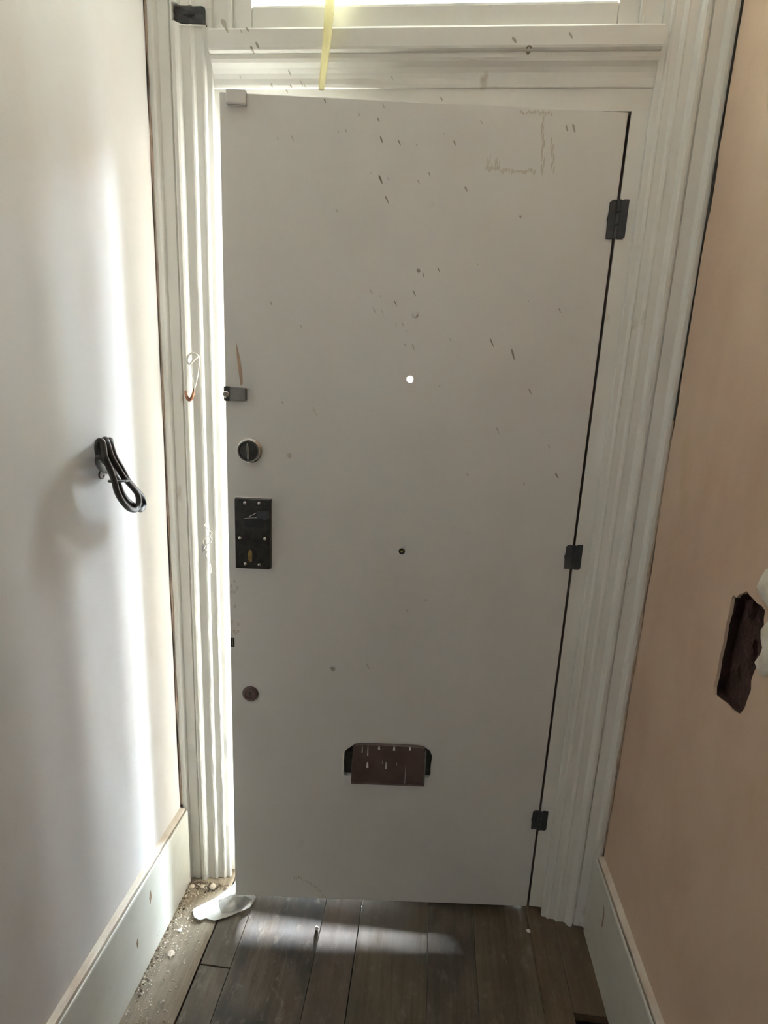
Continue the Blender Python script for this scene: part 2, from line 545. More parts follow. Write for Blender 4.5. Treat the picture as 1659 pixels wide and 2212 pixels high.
def plaster_wall(name, xf, sgn, edge, mate, hole=None, waves=0.0):
    """Plaster face at x = xf (room lies to +sgn); uneven surface; edge(z) is the broken margin beside the door casing."""
    ys = [-4.0, -3.2, -2.6, -2.1, -1.7, -1.4, -1.2]
    y = -1.1
    while y < -0.06:
        ys.append(y)
        y += 0.014
    zs = [0.0]
    while zs[-1] < ZC - 0.03:
        zs.append(zs[-1] + 0.026)
    zs.append(ZC)
    bm = bmesh.new()
    g = []
    for z in zs:
        row = []
        for k, y in enumerate(ys + [None, None]):
            if y is None:
                y = (ys[-1] + edge(z)) / 2 if k == len(ys) else edge(z)
            d = disp(y, z)
            if waves:
                yy = y + 0.012 * fbm(8.0, 3.0, z, 1.1)
                key = round(yy, 4)
                if key not in WAVES:
                    WAVES[key] = wave(key)
                f = min(1.0, max(0.15, (2.05 - z) / 0.5)) * min(1.0, max(0.0, (-0.03 - y) / 0.03))
                d += waves * f * WAVES[key] * min(1.0, max(0.0, (z - 0.235) / 0.3))
            row.append(bm.verts.new((xf + sgn * d, y, z)))
        g.append(row)
    for j in range(len(zs) - 1):
        for k in range(len(g[0]) - 1):
            if hole:
                c = (g[j][k].co + g[j + 1][k + 1].co) / 2
                if hole[0] < c.y < hole[1] and hole[2] < c.z < hole[3]:
                    continue
            bm.faces.new((g[j][k], g[j][k + 1], g[j + 1][k + 1], g[j + 1][k]))
    # broken plaster margin turns back to the brick
    back = [bm.verts.new((xf - sgn * 0.022, r[-1].co.y - 0.002, r[-1].co.z)) for r in g]
    rim = [bm.verts.new(r[-1].co) for r in g]
    for j in range(len(zs) - 1):
        bm.faces.new((rim[j], back[j], back[j + 1], rim[j + 1]))
    dark = []
    if hole:
        # the rectangle left open in the grid is closed by a plaster piece with the ragged slot cut in it
        yk = [k for k in range(len(ys) - 1) if hole[0] < (ys[k] + ys[k + 1]) / 2 < hole[1]]
        zk = [j for j in range(len(zs) - 1) if hole[2] < (zs[j] + zs[j + 1]) / 2 < hole[3]]
        k0, k1, j0, j1 = yk[0], yk[-1] + 1, zk[0], zk[-1] + 1
        outer = [g[j0][k] for k in range(k0, k1 + 1)] + [g[j][k1] for j in range(j0 + 1, j1 + 1)] \
            + [g[j1][k] for k in range(k1 - 1, k0 - 1, -1)] + [g[j][k0] for j in range(j1 - 1, j0, -1)]
        inner = [bm.verts.new((xf + sgn * disp(y, z), y, z)) for (y, z) in hole[4]]
        allv = outer + inner
        no, ni = len(outer), len(inner)
        rings = [(i, (i + 1) % no) for i in range(no)] + [(no + i, no + (i + 1) % ni) for i in range(ni)]
        res = delaunay_2d_cdt([Vector((v.co.y, v.co.z)) for v in allv], rings, [], 0, 1e-7)

        def in_slot(y, z):
            hit = False
            for (ya, za), (yb, zb) in zip(hole[4], hole[4][1:] + hole[4][:1]):
                if (za > z) != (zb > z) and y < ya + (yb - ya) * (z - za) / (zb - za):
                    hit = not hit
            return hit
        for f in res[2]:
            c = sum((res[0][i] for i in f), Vector((0, 0))) / len(f)
            ids = [res[3][i][0] for i in f]
            if not in_slot(c.x, c.y):
                bm.faces.new([allv[i] for i in ids])
        lip = [bm.verts.new((xf - sgn * 0.006, v.co.y + random.uniform(-.001, .001), v.co.z + random.uniform(-.001, .001))) for v in inner]
        cy, cz = sum(v.co.y for v in inner) / len(inner), sum(v.co.z for v in inner) / len(inner)
        deep = [bm.verts.new((xf - sgn * 0.0222, v.co.y + random.uniform(-.004, .004) - 0.04 * (cy - v.co.y), v.co.z + random.uniform(-.003, .003))) for v in inner]
        brim = [bm.verts.new(v.co) for v in inner]
        for i in range(len(inner)):
            k = (i + 1) % len(inner)
            bm.faces.new((brim[i], brim[k], lip[k], lip[i]))
            dark.append(bm.faces.new((lip[i], lip[k], deep[k], deep[i])))
    for f in dark:
        f.material_index = 2
    bm.faces.index_update()
    kinds = [f.material_index for f in bm.faces]
    me = bpy.data.meshes.new(name)
    bmesh.ops.recalc_face_normals(bm, faces=bm.faces)
    bm.to_mesh(me)
    bm.free()
    ob = link(name, me, mate)
    me.materials.append(M['brick'])
    me.materials.append(M['brick_dark'])
    for p, mi in zip(me.polygons, kinds):
        p.use_smooth = mi == 0 and abs(p.normal.x) > 0.8
        p.material_index = mi
        if p.center.y < -0.74 and p.center.z < 1.45:  # unseen lower walls darkened to cut bounce onto the lower door
            p.material_index = 1
    return ob


def edge_left(z):
    return -0.0335 - 0.0022 * (0.5 + fbm(1.0, 2.0, z, 9.0)) - 0.0012 * fbm(1, 2, z, 40.0)


def edge_right(z):
    gap = 0.0026 if z > 1.74 else (0.0016 if z > 1.69 else 0.0006)
    if 1.735 < z < 1.83:
        gap = 0.0055
    if 1.32 < z < 1.40 or 0.99 < z < 1.07:
        gap = 0.0035
    return -0.0330 - gap - 0.0014 * fbm(5.0, 2.0, z, 22.0)


WAVES = {}
wl = plaster_wall('wall_left', XL, 1, edge_left, 'plaster_pale', None, 0.8)
tag(wl, 'pale uneven plastered hallway wall raked by daylight', 'wall', kind='structure')
slot = [(-0.3870, 1.0935), (-0.3960, 1.0900), (-0.4060, 1.0885), (-0.4160, 1.0855), (-0.4290, 1.0860), (-0.4385, 1.0825), (-0.4400, 1.0700),
        (-0.4440, 1.0560), (-0.4500, 1.0290), (-0.4475, 1.0150), (-0.4490, 1.0020), (-0.4430, 0.9850), (-0.4410, 0.9700), (-0.4450, 0.9560),
        (-0.4420, 0.9400), (-0.4395, 0.9215), (-0.4330, 0.9080), (-0.4180, 0.9010), (-0.4030, 0.8980), (-0.3880, 0.8985), (-0.3700, 0.8950),
        (-0.3550, 0.8930), (-0.3500, 0.9050), (-0.3525, 0.9300), (-0.3505, 0.9600), (-0.3530, 0.9900), (-0.3500, 1.0200), (-0.3520, 1.0450),
        (-0.3500, 1.0660), (-0.3545, 1.0740), (-0.3640, 1.0730), (-0.3680, 1.0800), (-0.3760, 1.0850)]
wr = plaster_wall('wall_right', XR, -1, edge_right, 'plaster_pink', (-0.466, -0.336, 0.878, 1.108, slot))
tag(wr, 'pink bare plaster hallway wall with a ragged slot cut in it', 'wall', kind='structure')

# brick core behind each plaster face
bm = bmesh.new()
bm_box(bm, XL - 0.14, XL - 0.022, YB, 0.0, -0.12, ZC)
o = from_bm('brick_core', bm, 'brick_dark', wl)
bm = bmesh.new()
bm_box(bm, XR + 0.022, XR + 0.14, YB, 0.0, -0.12, ZC)
o = from_bm('brick_core', bm, 'brick_dark', wr)
# crumbling mortar inside the slot
bm = bmesh.new()
for (y, z, s) in ((-0.425, 0.925, 0.016), (-0.405, 0.915, 0.012), (-0.395, 1.00, 0.014), (-0.43, 0.985, 0.013), (-0.375, 1.06, 0.012), (-0.41, 1.065, 0.015), (-0.37, 0.945, 0.012)):
    r = bmesh.ops.create_icosphere(bm, subdivisions=2, radius=s)
    for v in r['verts']:
        v.co = Vector((v.co.x * 0.6, v.co.y, v.co.z * 1.4)) * (1 + 0.35 * noise.noise(v.co * 90))
        v.co += Vector((XR + 0.022, y, z))
o = from_bm('mortar_crumbs', bm, 'brick_dark', wr)
o['kind'] = 'stuff'


def patch(name, poly, thick, material, parent, xf, sgn):
    bm = bmesh.new()
    n = len(poly)
    cy, cz = sum(p[0] for p in poly) / n, sum(p[1] for p in poly) / n
    rim = [bm.verts.new((xf, y, z)) for y, z in poly]
    mid = [bm.verts.new((xf + sgn * thick * random.uniform(.7, 1.2), cy + (y - cy) * 0.82, cz + (z - cz) * 0.82)) for y, z in poly]
    c = bm.verts.new((xf + sgn * thick, cy, cz))
    for i in range(n):
        k = (i + 1) % n
        bm.faces.new((rim[i], rim[k], mid[k], mid[i]))
        bm.faces.new((mid[i], mid[k], c))
    return from_bm(name, bm, material, parent, True)


patch('filler_patch', [(-0.408, 1.108), (-0.412, 1.122), (-0.420, 1.140), (-0.432, 1.148), (-0.450, 1.150), (-0.468, 1.135), (-0.470, 1.110), (-0.462, 1.090), (-0.449, 1.088), (-0.437, 1.092), (-0.424, 1.098)],
      0.004, 'plaster_filler', wr, XR, -1)
patch('filler_patch', [(-0.4425, 1.060), (-0.455, 1.078), (-0.475, 1.075), (-0.485, 1.045), (-0.480, 1.010), (-0.470, 0.992), (-0.455, 0.988), (-0.444, 0.997), (-0.4515, 1.012), (-0.453, 1.030), (-0.447, 1.045)],
      0.004, 'plaster_filler', wr, XR, -1)

# ceiling and far end of the hall
o = box('ceiling', XL - 0.14, XR + 0.14, YB - 0.2, 0.25, ZC, ZC + 0.1, 'ceiling_paint')
tag(o, 'plain painted hallway ceiling', 'ceiling', kind='structure')
bm = bmesh.new()
bm_box(bm, XL - 0.14, XR + 0.14, YB - 0.2, YB, -0.12, ZC)
bm_box(bm, XL - 0.14, XR + 0.14, YB - 0.2, YB + 0.01, -0.12, ZC)
o = from_bm('wall_back', bm, 'plaster_pale')
tag(o, 'pale plastered wall at the far end of the hall', 'wall', kind='structure')

# front wall: brick mass either side of and above the door opening
bm = bmesh.new()
bm_box(bm, -1.2, -0.050, 0.001, 0.80, -0.4, ZC + 0.6)
bm_box(bm, 0.850, 2.0, 0.001, 0.80, -0.4, ZC + 0.6)  # depth added as an unseen porch side to block light through the gap
bm_box(bm, -0.050, 0.850, 0.001, 0.80, FH + 0.05, ZC + 0.6)
o = from_bm('wall_front', bm, 'porch_render')
tag(o, 'front wall of the house around the door opening', 'wall', kind='structure')

# ------------------------------------------------------------------ skirting boards
def skirting(name, xf, sgn, label, seg):
    root = empty(name, (xf, -0.03, 0))
    tag(root, label, 'skirting board', kind='structure')
    ox, oy = xf, -0.03

    def strip(nm, prof, y0, y1, material, amp):
        n = 60
        vs, fs = [], []
        for i in range(n + 1):
            y = y0 + (y1 - y0) * (i / n) ** 2
            for k, (d, z) in enumerate(prof):
                e = amp * fbm(k * 0.7 + 3, y, z, 14.0)
                vs.append((sgn * (d + e), y - oy, z + e))
        q = len(prof)
        for i in range(n):
            for k in range(q):
                k2 = (k + 1) % q
                fs.append((i * q + k, i * q + k2, (i + 1) * q + k2, (i + 1) * q + k))
        fs.append(tuple(range(q)))
        fs.append(tuple(range(n * q, (n + 1) * q)))
        return pydata(nm, vs, fs, material, root)
    strip('board', [(0.0145, -0.0045), (0.0165, 0.229), (0.0178, 0.2315), (0.0205, 0.2300), (0.0215, 0.226), (0.0215, -0.0045)], -0.036, YB, 'skirting_paint', 0.0005)
    strip('ledge', [(-0.004, -0.0045), (-0.004, 0.2385), (0.010, 0.2365), (0.0138, 0.2345), (0.0138, -0.0045)], -0.036, YB, 'bare_ledge', 0.0006)
    return root


bl = skirting('baseboard_left', XL, 1, 'cream painted skirting board below the pale daylit wall', 1)
br = skirting('baseboard_right', XR, -1, 'shadowed cream skirting board below the pink plaster wall', 1)
# chips knocked out of the skirting paint
for (root, xf, sgn, pts) in ((bl, XL, 1, [(-0.236, 0.185), (-0.243, 0.170), (-0.241, 0.150), (-0.234, 0.165)]),
                             (bl, XL, 1, [(-0.300, 0.120), (-0.304, 0.110), (-0.302, 0.096), (-0.298, 0.104)]),
                             (br, XR, -1, [(-0.130, 0.190), (-0.140, 0.170), (-0.141, 0.140), (-0.136, 0.128), (-0.134, 0.160)])):
    vs = [(sgn * 0.0222, y + 0.03, z) for y, z in pts] + [(sgn * 0.0208, y + 0.03, z) for y, z in pts]
    k = len(pts)
    fs = [tuple(range(k)), tuple(range(k, 2 * k))] + [(i, (i + 1) % k, k + (i + 1) % k, k + i) for i in range(k)]
    pydata('paint_chip', vs, fs, 'old_wood', root)

# ------------------------------------------------------------------ door casing (architraves): reeded, with steps that rise outwards
PROFILE = [(0.0, 0.000), (0.0, 0.0060), (0.0014, 0.0082), (0.0115, 0.0085), (0.0126, 0.0102), (0.0145, 0.0130), (0.0175, 0.0136), (0.0190, 0.0126), (0.0205, 0.0120), (0.0330, 0.0122), (0.0345, 0.0140),
           (0.0368, 0.0176), (0.0400, 0.0186), (0.0425, 0.0176), (0.0440, 0.0168), (0.0595, 0.0170), (0.0615, 0.0200), (0.0645, 0.0250), (0.0685, 0.0276),
           (0.0740, 0.0278), (0.0780, 0.0250), (0.0795, 0.0180), (0.0815, 0.0180), (0.0830, 0.0225), (0.1050, 0.0228), (0.1070, 0.0260), (0.1105, 0.0305),
           (0.1150, 0.0320), (0.1205, 0.0312), (0.1242, 0.0300), (0.1252, 0.0280), (0.1252, 0.0)]


def casing(name, x_in, sgn, spans, label, rough_low):
    root = empty(name, (x_in, 0, 0))
    tag(root, label, 'architrave', kind='structure')
    for (z0, z1, d0) in spans:
        prof = [p for p in PROFILE if p[0] >= d0]
        if d0 > 0:
            prof = [(d0, 0.0)] + prof
        n = max(2, int((z1 - z0) / 0.012))
        vs, fs = [], []
        q = len(prof)
        for i in range(n + 1):
            z = z0 + (z1 - z0) * i / n
            w = 0.00035 + rough_low * max(0.0, 1.2 - z) * 0.0009
            for k, (d, p) in enumerate(prof):
                e = w * fbm(d * 30, 7.0, z, 18.0) if 0 < p and p > 0.005 else 0
                f2 = 0.7 * w * fbm(d * 30, 17.0, z, 30.0) if p > 0.012 else 0
                vs.append((sgn * (d + f2), -(p + e), z))
        for i in range(n):
            for k in range(q - 1):
                fs.append((i * q + k, i * q + k + 1, (i + 1) * q + k + 1, (i + 1) * q + k))
        fs.append(tuple(range(q)))
        fs.append(tuple(range(n * q, (n + 1) * q)))
        ob = pydata('moulding', vs, fs, 'trim_paint', root)
    return root


al = casing('trim_1', -0.0360, -1, [(-0.0045, 2.0690, 0.0), (2.0690, 2.1010, 0.0740), (2.1010, FH + 0.1, 0.0)],
            'cream reeded architrave lit brightly down the latch side of the door', 1.0)
ar = casing('trim_2', 0.8370, 1, [(-0.0045, FH + 0.1, 0.0)],
            'cream reeded architrave beside the hinges of the front door', 0.35)

# dark recess broken into the architrave at fanlight level
box('moulding', -0.0128, -0.0005, -0.0085, -0.0002, 2.0688, 2.1012, 'trim_paint', al, 0.001)
rec = box('recess', -0.074, -0.013, -0.0008, -0.0002, 2.069, 2.101, 'void', al)
bm = bmesh.new()
bm_box(bm, -0.0735, -0.0120, -0.0180, -0.0009, 2.0705, 2.1000, 0.003, 2)
bmesh.ops.subdivide_edges(bm, edges=bm.edges[:], cuts=3, use_grid_fill=True)
for v in bm.verts:
    v.co += Vector((0.2, 1.0, 0.4)) * 0.006 * noise.noise(v.co * 110)
from_bm('torn_felt', bm, 'black', al)  # black lump painting the shade inside the recess
tube('wire', [(-0.067, -0.021, 2.098), (-0.066, -0.026, 2.087), (-0.061, -0.026, 2.080), (-0.057, -0.022, 2.083)], 0.0008, 'lock_metal', al, 6)
tube('wire', [(-0.0135, -0.018, 2.080), (-0.009, -0.022, 2.071), (-0.004, -0.022, 2.062)], 0.0009, 'iron', al, 6)
tube('paint_ridge', [(-0.073, -0.0275, 2.0700), (-0.058, -0.0195, 2.0675), (-0.042, -0.0195, 2.0660), (-0.024, -0.0160, 2.0675), (-0.010, -0.0120, 2.0690)], 0.0016, 'white_paint', al, 6)

# brown plaster squeezed along the outer margin of the architraves
def margin(name, x, zs, parent, ox, wob):
    pts = []
    for k in range(41):
        z = zs[0] + (zs[1] - zs[0]) * k / 40
        pts.append((x - ox + wob * fbm(3.0, 1.0, z, 12.0), -0.0270 - 0.004 * (0.5 + fbm(1.0, 9.0, z, 20.0)), z))
    return tube(name, pts, lambda t: 0.0030 + 0.0012 * math.sin(t * 57), 'rust_plaster', parent, 7, 2)


margin('margin_plaster', -0.1622, (0.245, 2.55), al, -0.0360, 0.0006)
margin('margin_plaster', 0.9632, (0.25, 1.34), ar, 0.8370, 0.0010)

# ------------------------------------------------------------------ door lining: jambs, head and stops
root = empty('trim_4', (0.4, 0.0, 0))
tag(root, 'cream painted door lining with rebated jambs', 'door frame', kind='structure')


def rel(nm, x0, x1, y0, y1, z0, z1, material='trim_paint', bev=0.0015):
    return box(nm, x0 - 0.4, x1 - 0.4, y0, y1, z0, z1, material, root, bev)


rel('jamb', -0.0490, -0.0035, 0.0, 0.11, 0.0155, FH)
rel('jamb', 0.8035, 0.8490, 0.0, 0.11, 0.0155, FH)
rel('sill', -0.0480, 0.8480, 0.0525, 0.110, -0.12, 0.0150)
rel('door_stop', -0.0034, 0.0120, 0.048, 0.11, 0.0155, 1.928)
rel('door_stop', 0.7800, 0.8034, 0.048, 0.11, 0.0155, 1.928)
rel('head_stop', 0.0122, 0.7798, 0.048, 0.11, 1.912, 1.928)
rel('rebate_lining', 0.8028, 0.8034, 0.0015, 0.0478, 0.016, 1.925, 'bare_edge', 0.0)  # dark strip painting the gap's shade on the jamb side
box('strike_slot', -0.0235 - 0.4, -0.0165 - 0.4, -0.0006, 0.0002, 1.050, 1.072, 'black', root)
box('strike_slot', -0.0210 - 0.4, -0.0165 - 0.4, -0.0006, 0.0002, 1.166, 1.172, 'white_paint', root)

# ------------------------------------------------------------------ transom bar between door and fanlight
tb = empty('trim_3', (0.4, 0.0, 1.928))
tag(tb, 'moulded cream transom bar above the front door', 'transom bar', kind='structure')
prof = [(0.045, 1.9258), (0.0, 1.9258), (0.0, 1.9640), (-0.0035, 1.9655), (-0.0045, 1.9700), (-0.0050, 1.9800), (-0.0070, 1.9880), (-0.0110, 1.9960),
        (-0.0165, 2.0030), (-0.0190, 2.0085), (-0.0195, 2.0150), (-0.0190, 2.0168), (-0.0235, 2.0172), (-0.0268, 2.0195), (-0.0280, 2.0230), (-0.0265, 2.0540), (-0.0230, 2.0585), (-0.0120, 2.0600), (-0.0100, 2.0625), (-0.0080, 2.0640), (0.045, 2.0670)]
nx = 24
vs, fs = [], []
q = len(prof)
for i in range(nx + 1):
    x = -0.0355 + (0.8365 + 0.0355) * i / nx
    for k, (y, z) in enumerate(prof):
        e = 0.0007 * fbm(x, k * 0.2, 1.0, 8.0) if 2 <= k <= q - 3 else 0
        vs.append((x - 0.4, y + e * 0.4, z - 1.928 + e))
for i in range(nx):
    for k in range(q):
        k2 = (k + 1) % q
        fs.append((i * q + k, i * q + k2, (i + 1) * q + k2, (i + 1) * q + k))
fs.append(tuple(range(q)))
fs.append(tuple(range(nx * q, (nx + 1) * q)))
pydata('moulding', vs, fs, 'trim_paint', tb)
TSPL = [
    (-0.0127, 2.0781, 0.0204, 0.0119, 0.5), (0.002, 2.0546, 0.0153, 0.0059, 0.5), (0.0445, 2.0534, 0.0102, 0.0051, 0.5), (0.0322, 2.0496, 0.0085, 0.0034, 0.35),
    (0.0536, 2.0203, 0.0102, 0.0059, 0.65), (0.065, 2.0258, 0.0153, 0.0051, 0.7), (0.0216, 1.9829, 0.0068, 0.0025, 0.4), (0.1244, 1.9889, 0.0102, 0.0034, 0.6),
    (0.0865, 1.969, 0.0076, 0.0034, 0.75), (0.1264, 1.9673, 0.0068, 0.0034, 0.7), (0.1169, 1.9601, 0.0076, 0.0034, 0.5), (0.1481, 1.9721, 0.0119, 0.0042, 0.35),
    (0.1557, 1.9664, 0.0085, 0.0034, 0.35), (0.5642, 2.0314, 0.0136, 0.0076, 0.6), (0.5926, 2.0168, 0.0119, 0.0102, 0.95), (0.6678, 2.0381, 0.0136, 0.0051, 0.5),
    (0.4327, 1.9469, 0.0085, 0.0034, 0.6), (0.3325, 1.9802, 0.0076, 0.0025, 0.4), (-0.0006, 2.0214, 0.0068, 0.0034, 0.4),
]


def bar_front(x, z):
    z += 1.928
    pr = prof[2:16]
    for (ya, za), (yb, zb) in zip(pr, pr[1:]):
        if za <= z <= zb and zb > za:
            return ya + (yb - ya) * (z - za) / (zb - za) - 0.0004
    return (0.0 if z < 1.97 else -0.0265) - 0.0004


fleck_mesh('splatter', [(x - 0.4, z - 1.928, l, w, t) for (x, z, l, w, t) in TSPL if z < 2.0565 and x > 0.0], tb, bar_front)
fleck_mesh('splatter', [(x - 0.4, z, l, w, t) for (x, z, l, w, t) in TSPL if x <= 0.0], root, lambda x, z: -0.0004)

# ------------------------------------------------------------------ fanlight
win = empty('window_1', (0.4, 0.0, 2.067))
tag(win, 'bright fanlight window above the front door', 'window', kind='structure')


def wrel(nm, x0, x1, y0, y1, z0, z1, material='trim_paint', bev=0.002):
    return box(nm, x0 - 0.4, x1 - 0.4, y0, y1, z0 - 2.067, z1 - 2.067, material, win, bev)


wrel('bottom_rail', 0.0435, 0.7565, 0.004, 0.045, 2.0675, 2.1085)
wrel('glazing_bead', 0.0435, 0.7565, 0.0125, 0.0285, 2.1086, 2.1165, 'white_paint', 0.0015)
wrel('stile', -0.0030, 0.0430, 0.004, 0.045, 2.0675, FH)
wrel('stile', 0.7570, 0.8030, 0.004, 0.045, 2.0675, FH)
wrel('stile_bead', -0.0032, 0.0045, -0.006, 0.0038, 2.0665, FH, 'trim_paint', 0.002)
wrel('stile_bead', 0.7955, 0.8032, -0.006, 0.0038, 2.0665, FH, 'trim_paint', 0.002)
wrel('top_rail', 0.0435, 0.7565, 0.004, 0.045, 2.575, FH)
wrel('pane', 0.0400, 0.7600, 0.0290, 0.0330, 2.1086, 2.5755, 'window_glass', 0.0)

# ------------------------------------------------------------------ the door, standing slightly ajar (hinged on its +x side)
door = empty('door_1', (DW, 0.0, 0.0), OPEN)
tag(door, 'grey-white painted front door standing slightly ajar', 'door', kind='structure')


def U(u):
    return u - DW


def cut(ob, cutters):
    """Boolean the cutters out of a mesh and keep the result as plain mesh data."""
    for c in cutters:
        md = ob.modifiers.new('cut', 'BOOLEAN')
        md.operation = 'DIFFERENCE'
        md.solver = 'EXACT'
        md.object = c
    bpy.context.view_layer.update()
    dg = bpy.context.evaluated_depsgraph_get()
    me = bpy.data.meshes.new_from_object(ob.evaluated_get(dg))
    ob.modifiers.clear()
    ob.data = me
    for c in cutters:
        bpy.data.objects.remove(c)


body = box('leaf', U(0.0), U(DW - 0.0022), 0.0, DT, DB, DH, 'door_paint', door, 0.0018, 2)
c1 = lathe('peephole_cutter', [(0.0068, -0.10), (0.0068, 0.05)], (U(0.4004), 0, 1.4003), None, door, 24)
lb = [(0.2855, 0.4060), (0.2930, 0.4030), (0.3050, 0.4050), (0.4900, 0.4090), (0.5040, 0.4060), (0.5080, 0.4200), (0.5070, 0.4450), (0.5090, 0.4700),
      (0.5020, 0.4860), (0.4880, 0.4960), (0.4400, 0.5000), (0.3600, 0.5000), (0.3090, 0.4960), (0.2950, 0.4850), (0.2850, 0.4750), (0.2840, 0.4400)]
c2 = prism('letter_cutter', [(U(u), z) for u, z in lb], -0.02, 0.036, None, door, 'y')
c3 = lathe('bolt_hole_cutter', [(0.0052, -0.03), (0.0052, 0.05)], (U(0.4026), 0, 1.0117), None, door, 18)
cut(body, [c1, c2, c3])
# the leaf rests on the worn floor at its hinge-side corner through this thin draught strip under its bottom edge
lathe('peephole_ring', [(0.0068, -0.004), (0.0068, 0.0004), (0.0086, 0.0010), (0.0092, 0.0003), (0.0092, -0.0040)], (U(0.4004), 0, 1.4003), 'white_paint', door, 24, caps=False)
lathe('bolt_end', [(0.0005, 0.0015), (0.0030, 0.0012), (0.0036, 0.0002), (0.0036, -0.02)], (U(0.4026), 0, 1.0117), 'brass', door, 14)
lathe('bolt_washer', [(0.0052, -0.003), (0.0052, 0.0006), (0.0074, 0.0006), (0.0078, -0.003)], (U(0.4026), 0, 1.0117), 'lock_metal', door, 18, caps=False)
lathe('filled_screw', [(0.0075, -0.0010), (0.0070, 0.0012), (0.0050, 0.0030), (0.0022, 0.0036), (0.0004, 0.0037)], (U(0.4037), 0, 1.5323), 'door_paint', door, 16, 'y', True)
o = lathe('paint_scar', [(0.0034, -0.0010), (0.0030, 0.0006), (0.0004, 0.0008)], (U(0.4062), -0.0025, 1.5305), 'old_wood', door, 10)

prism('weatherboard', [(DT - 0.001, 0.075), (DT + 0.006, 0.072), (DT + 0.040, 0.034), (DT + 0.040, 0.0162), (DT - 0.001, 0.0162)], U(0.026), U(0.774), 'trim_paint', door, 'x', 0.001)  # added unseen on the outer face to block sky light under the door

box('hinge_edge', U(DW - 0.0024), U(DW - 0.0017), 0.0012, DT - 0.002, DB + 0.002, DH - 0.002, 'bare_edge', door)  # dark strip painting the gap's shade on the leaf side
# splashes of mud and paint on the leaf
SPL = [
    (0.2054, 1.9175, 0.0085, 0.0034, 0.8), (0.3197, 1.9139, 0.0114, 0.0029, 0.45), (0.2729, 1.897, 0.0081, 0.0026, 0.6), (0.3109, 1.8897, 0.0101, 0.0032, 0.7),
    (0.2328, 1.8654, 0.0058, 0.0023, 0.5), (0.2476, 1.8681, 0.0076, 0.0026, 0.4), (0.3183, 1.8552, 0.0135, 0.0041, 0.85), (0.3539, 1.8517, 0.0117, 0.0041, 0.8),
    (0.3882, 1.8483, 0.0059, 0.0026, 0.4), (0.4629, 1.8556, 0.0103, 0.0035, 0.75), (0.5127, 1.8942, 0.0093, 0.0029, 0.35), (0.681, 1.8909, 0.0131, 0.0041, 0.6),
    (0.6948, 1.8915, 0.0175, 0.0058, 0.65), (0.3197, 1.7848, 0.0187, 0.0051, 0.95), (0.3347, 1.787, 0.0078, 0.0024, 0.35), (0.4169, 1.7981, 0.0108, 0.0027, 0.65),
    (0.396, 1.7836, 0.0097, 0.0024, 0.6), (0.3338, 1.749, 0.0172, 0.004, 0.85), (0.4919, 1.7748, 0.0122, 0.0046, 0.7), (0.6057, 1.7296, 0.0068, 0.0047, 0.55),
    (0.2331, 1.7246, 0.0077, 0.0031, 0.25), (0.4058, 1.6185, 0.0081, 0.0065, 0.6), (0.416, 1.6109, 0.0117, 0.0026, 0.6), (0.4473, 1.622, 0.0116, 0.0032, 0.75),
    (0.3097, 1.5735, 0.0118, 0.0033, 0.35), (0.3283, 1.5645, 0.0099, 0.002, 0.25), (0.3997, 1.5743, 0.0151, 0.003, 0.85), (0.3611, 1.5527, 0.0133, 0.003, 0.8),
    (0.3171, 1.5375, 0.015, 0.0023, 0.4), (0.335, 1.5316, 0.0201, 0.0017, 0.2), (0.3644, 1.5094, 0.0088, 0.002, 0.35), (0.3784, 1.5118, 0.0088, 0.002, 0.3),
    (0.3862, 1.4986, 0.0068, 0.002, 0.3), (0.386, 1.4696, 0.0103, 0.0024, 0.5), (0.4033, 1.467, 0.0137, 0.0031, 0.35), (0.4816, 1.4842, 0.0102, 0.002, 0.5),
    (0.5703, 1.483, 0.0212, 0.0034, 0.85), (0.6172, 1.4611, 0.0263, 0.0048, 0.9), (0.7069, 1.5539, 0.0114, 0.0027, 0.75), (0.6388, 1.5701, 0.0073, 0.002, 0.35),
    (0.526, 1.6367, 0.0071, 0.0019, 0.4), (0.2697, 1.8945, 0.0029, 0.0017, 0.4), (0.442, 1.8702, 0.0058, 0.0015, 0.25), (0.2998, 1.796, 0.006, 0.0021, 0.3),
    (0.662, 1.3857, 0.0138, 0.0039, 0.7), (0.5994, 1.2991, 0.0163, 0.003, 0.45), (0.7417, 1.2043, 0.0169, 0.0063, 0.7), (0.6698, 1.1831, 0.0085, 0.0032, 0.5),
    (0.1402, 1.222, 0.0125, 0.0083, 0.35), (0.0995, 1.5417, 0.0083, 0.0046, 0.35), (0.1631, 1.4983, 0.0084, 0.0037, 0.35), (0.1954, 1.3211, 0.026, 0.003, 0.25),
    (0.3354, 0.7143, 0.0174, 0.0037, 0.35), (0.4661, 0.893, 0.0082, 0.0047, 0.4), (0.4236, 0.864, 0.0083, 0.0047, 0.3), (0.5409, 1.1973, 0.0095, 0.0032, 0.4),
    (0.4921, 1.7757, 0.0076, 0.0042, 0.5), (0.4654, 1.3877, 0.0059, 0.0029, 0.3), (0.1243, 1.3378, 0.008, 0.004, 0.2), (0.7166, 1.2686, 0.0103, 0.0031, 0.3),
    (0.143, 1.8494, 0.013, 0.0024, 0.3), (0.1138, 1.8481, 0.0065, 0.0024, 0.3),
]
fleck_mesh('splatter', [(U(u), z, l, w, t) for (u, z, l, w, t) in SPL], door, lambda x, z: -0.0002)
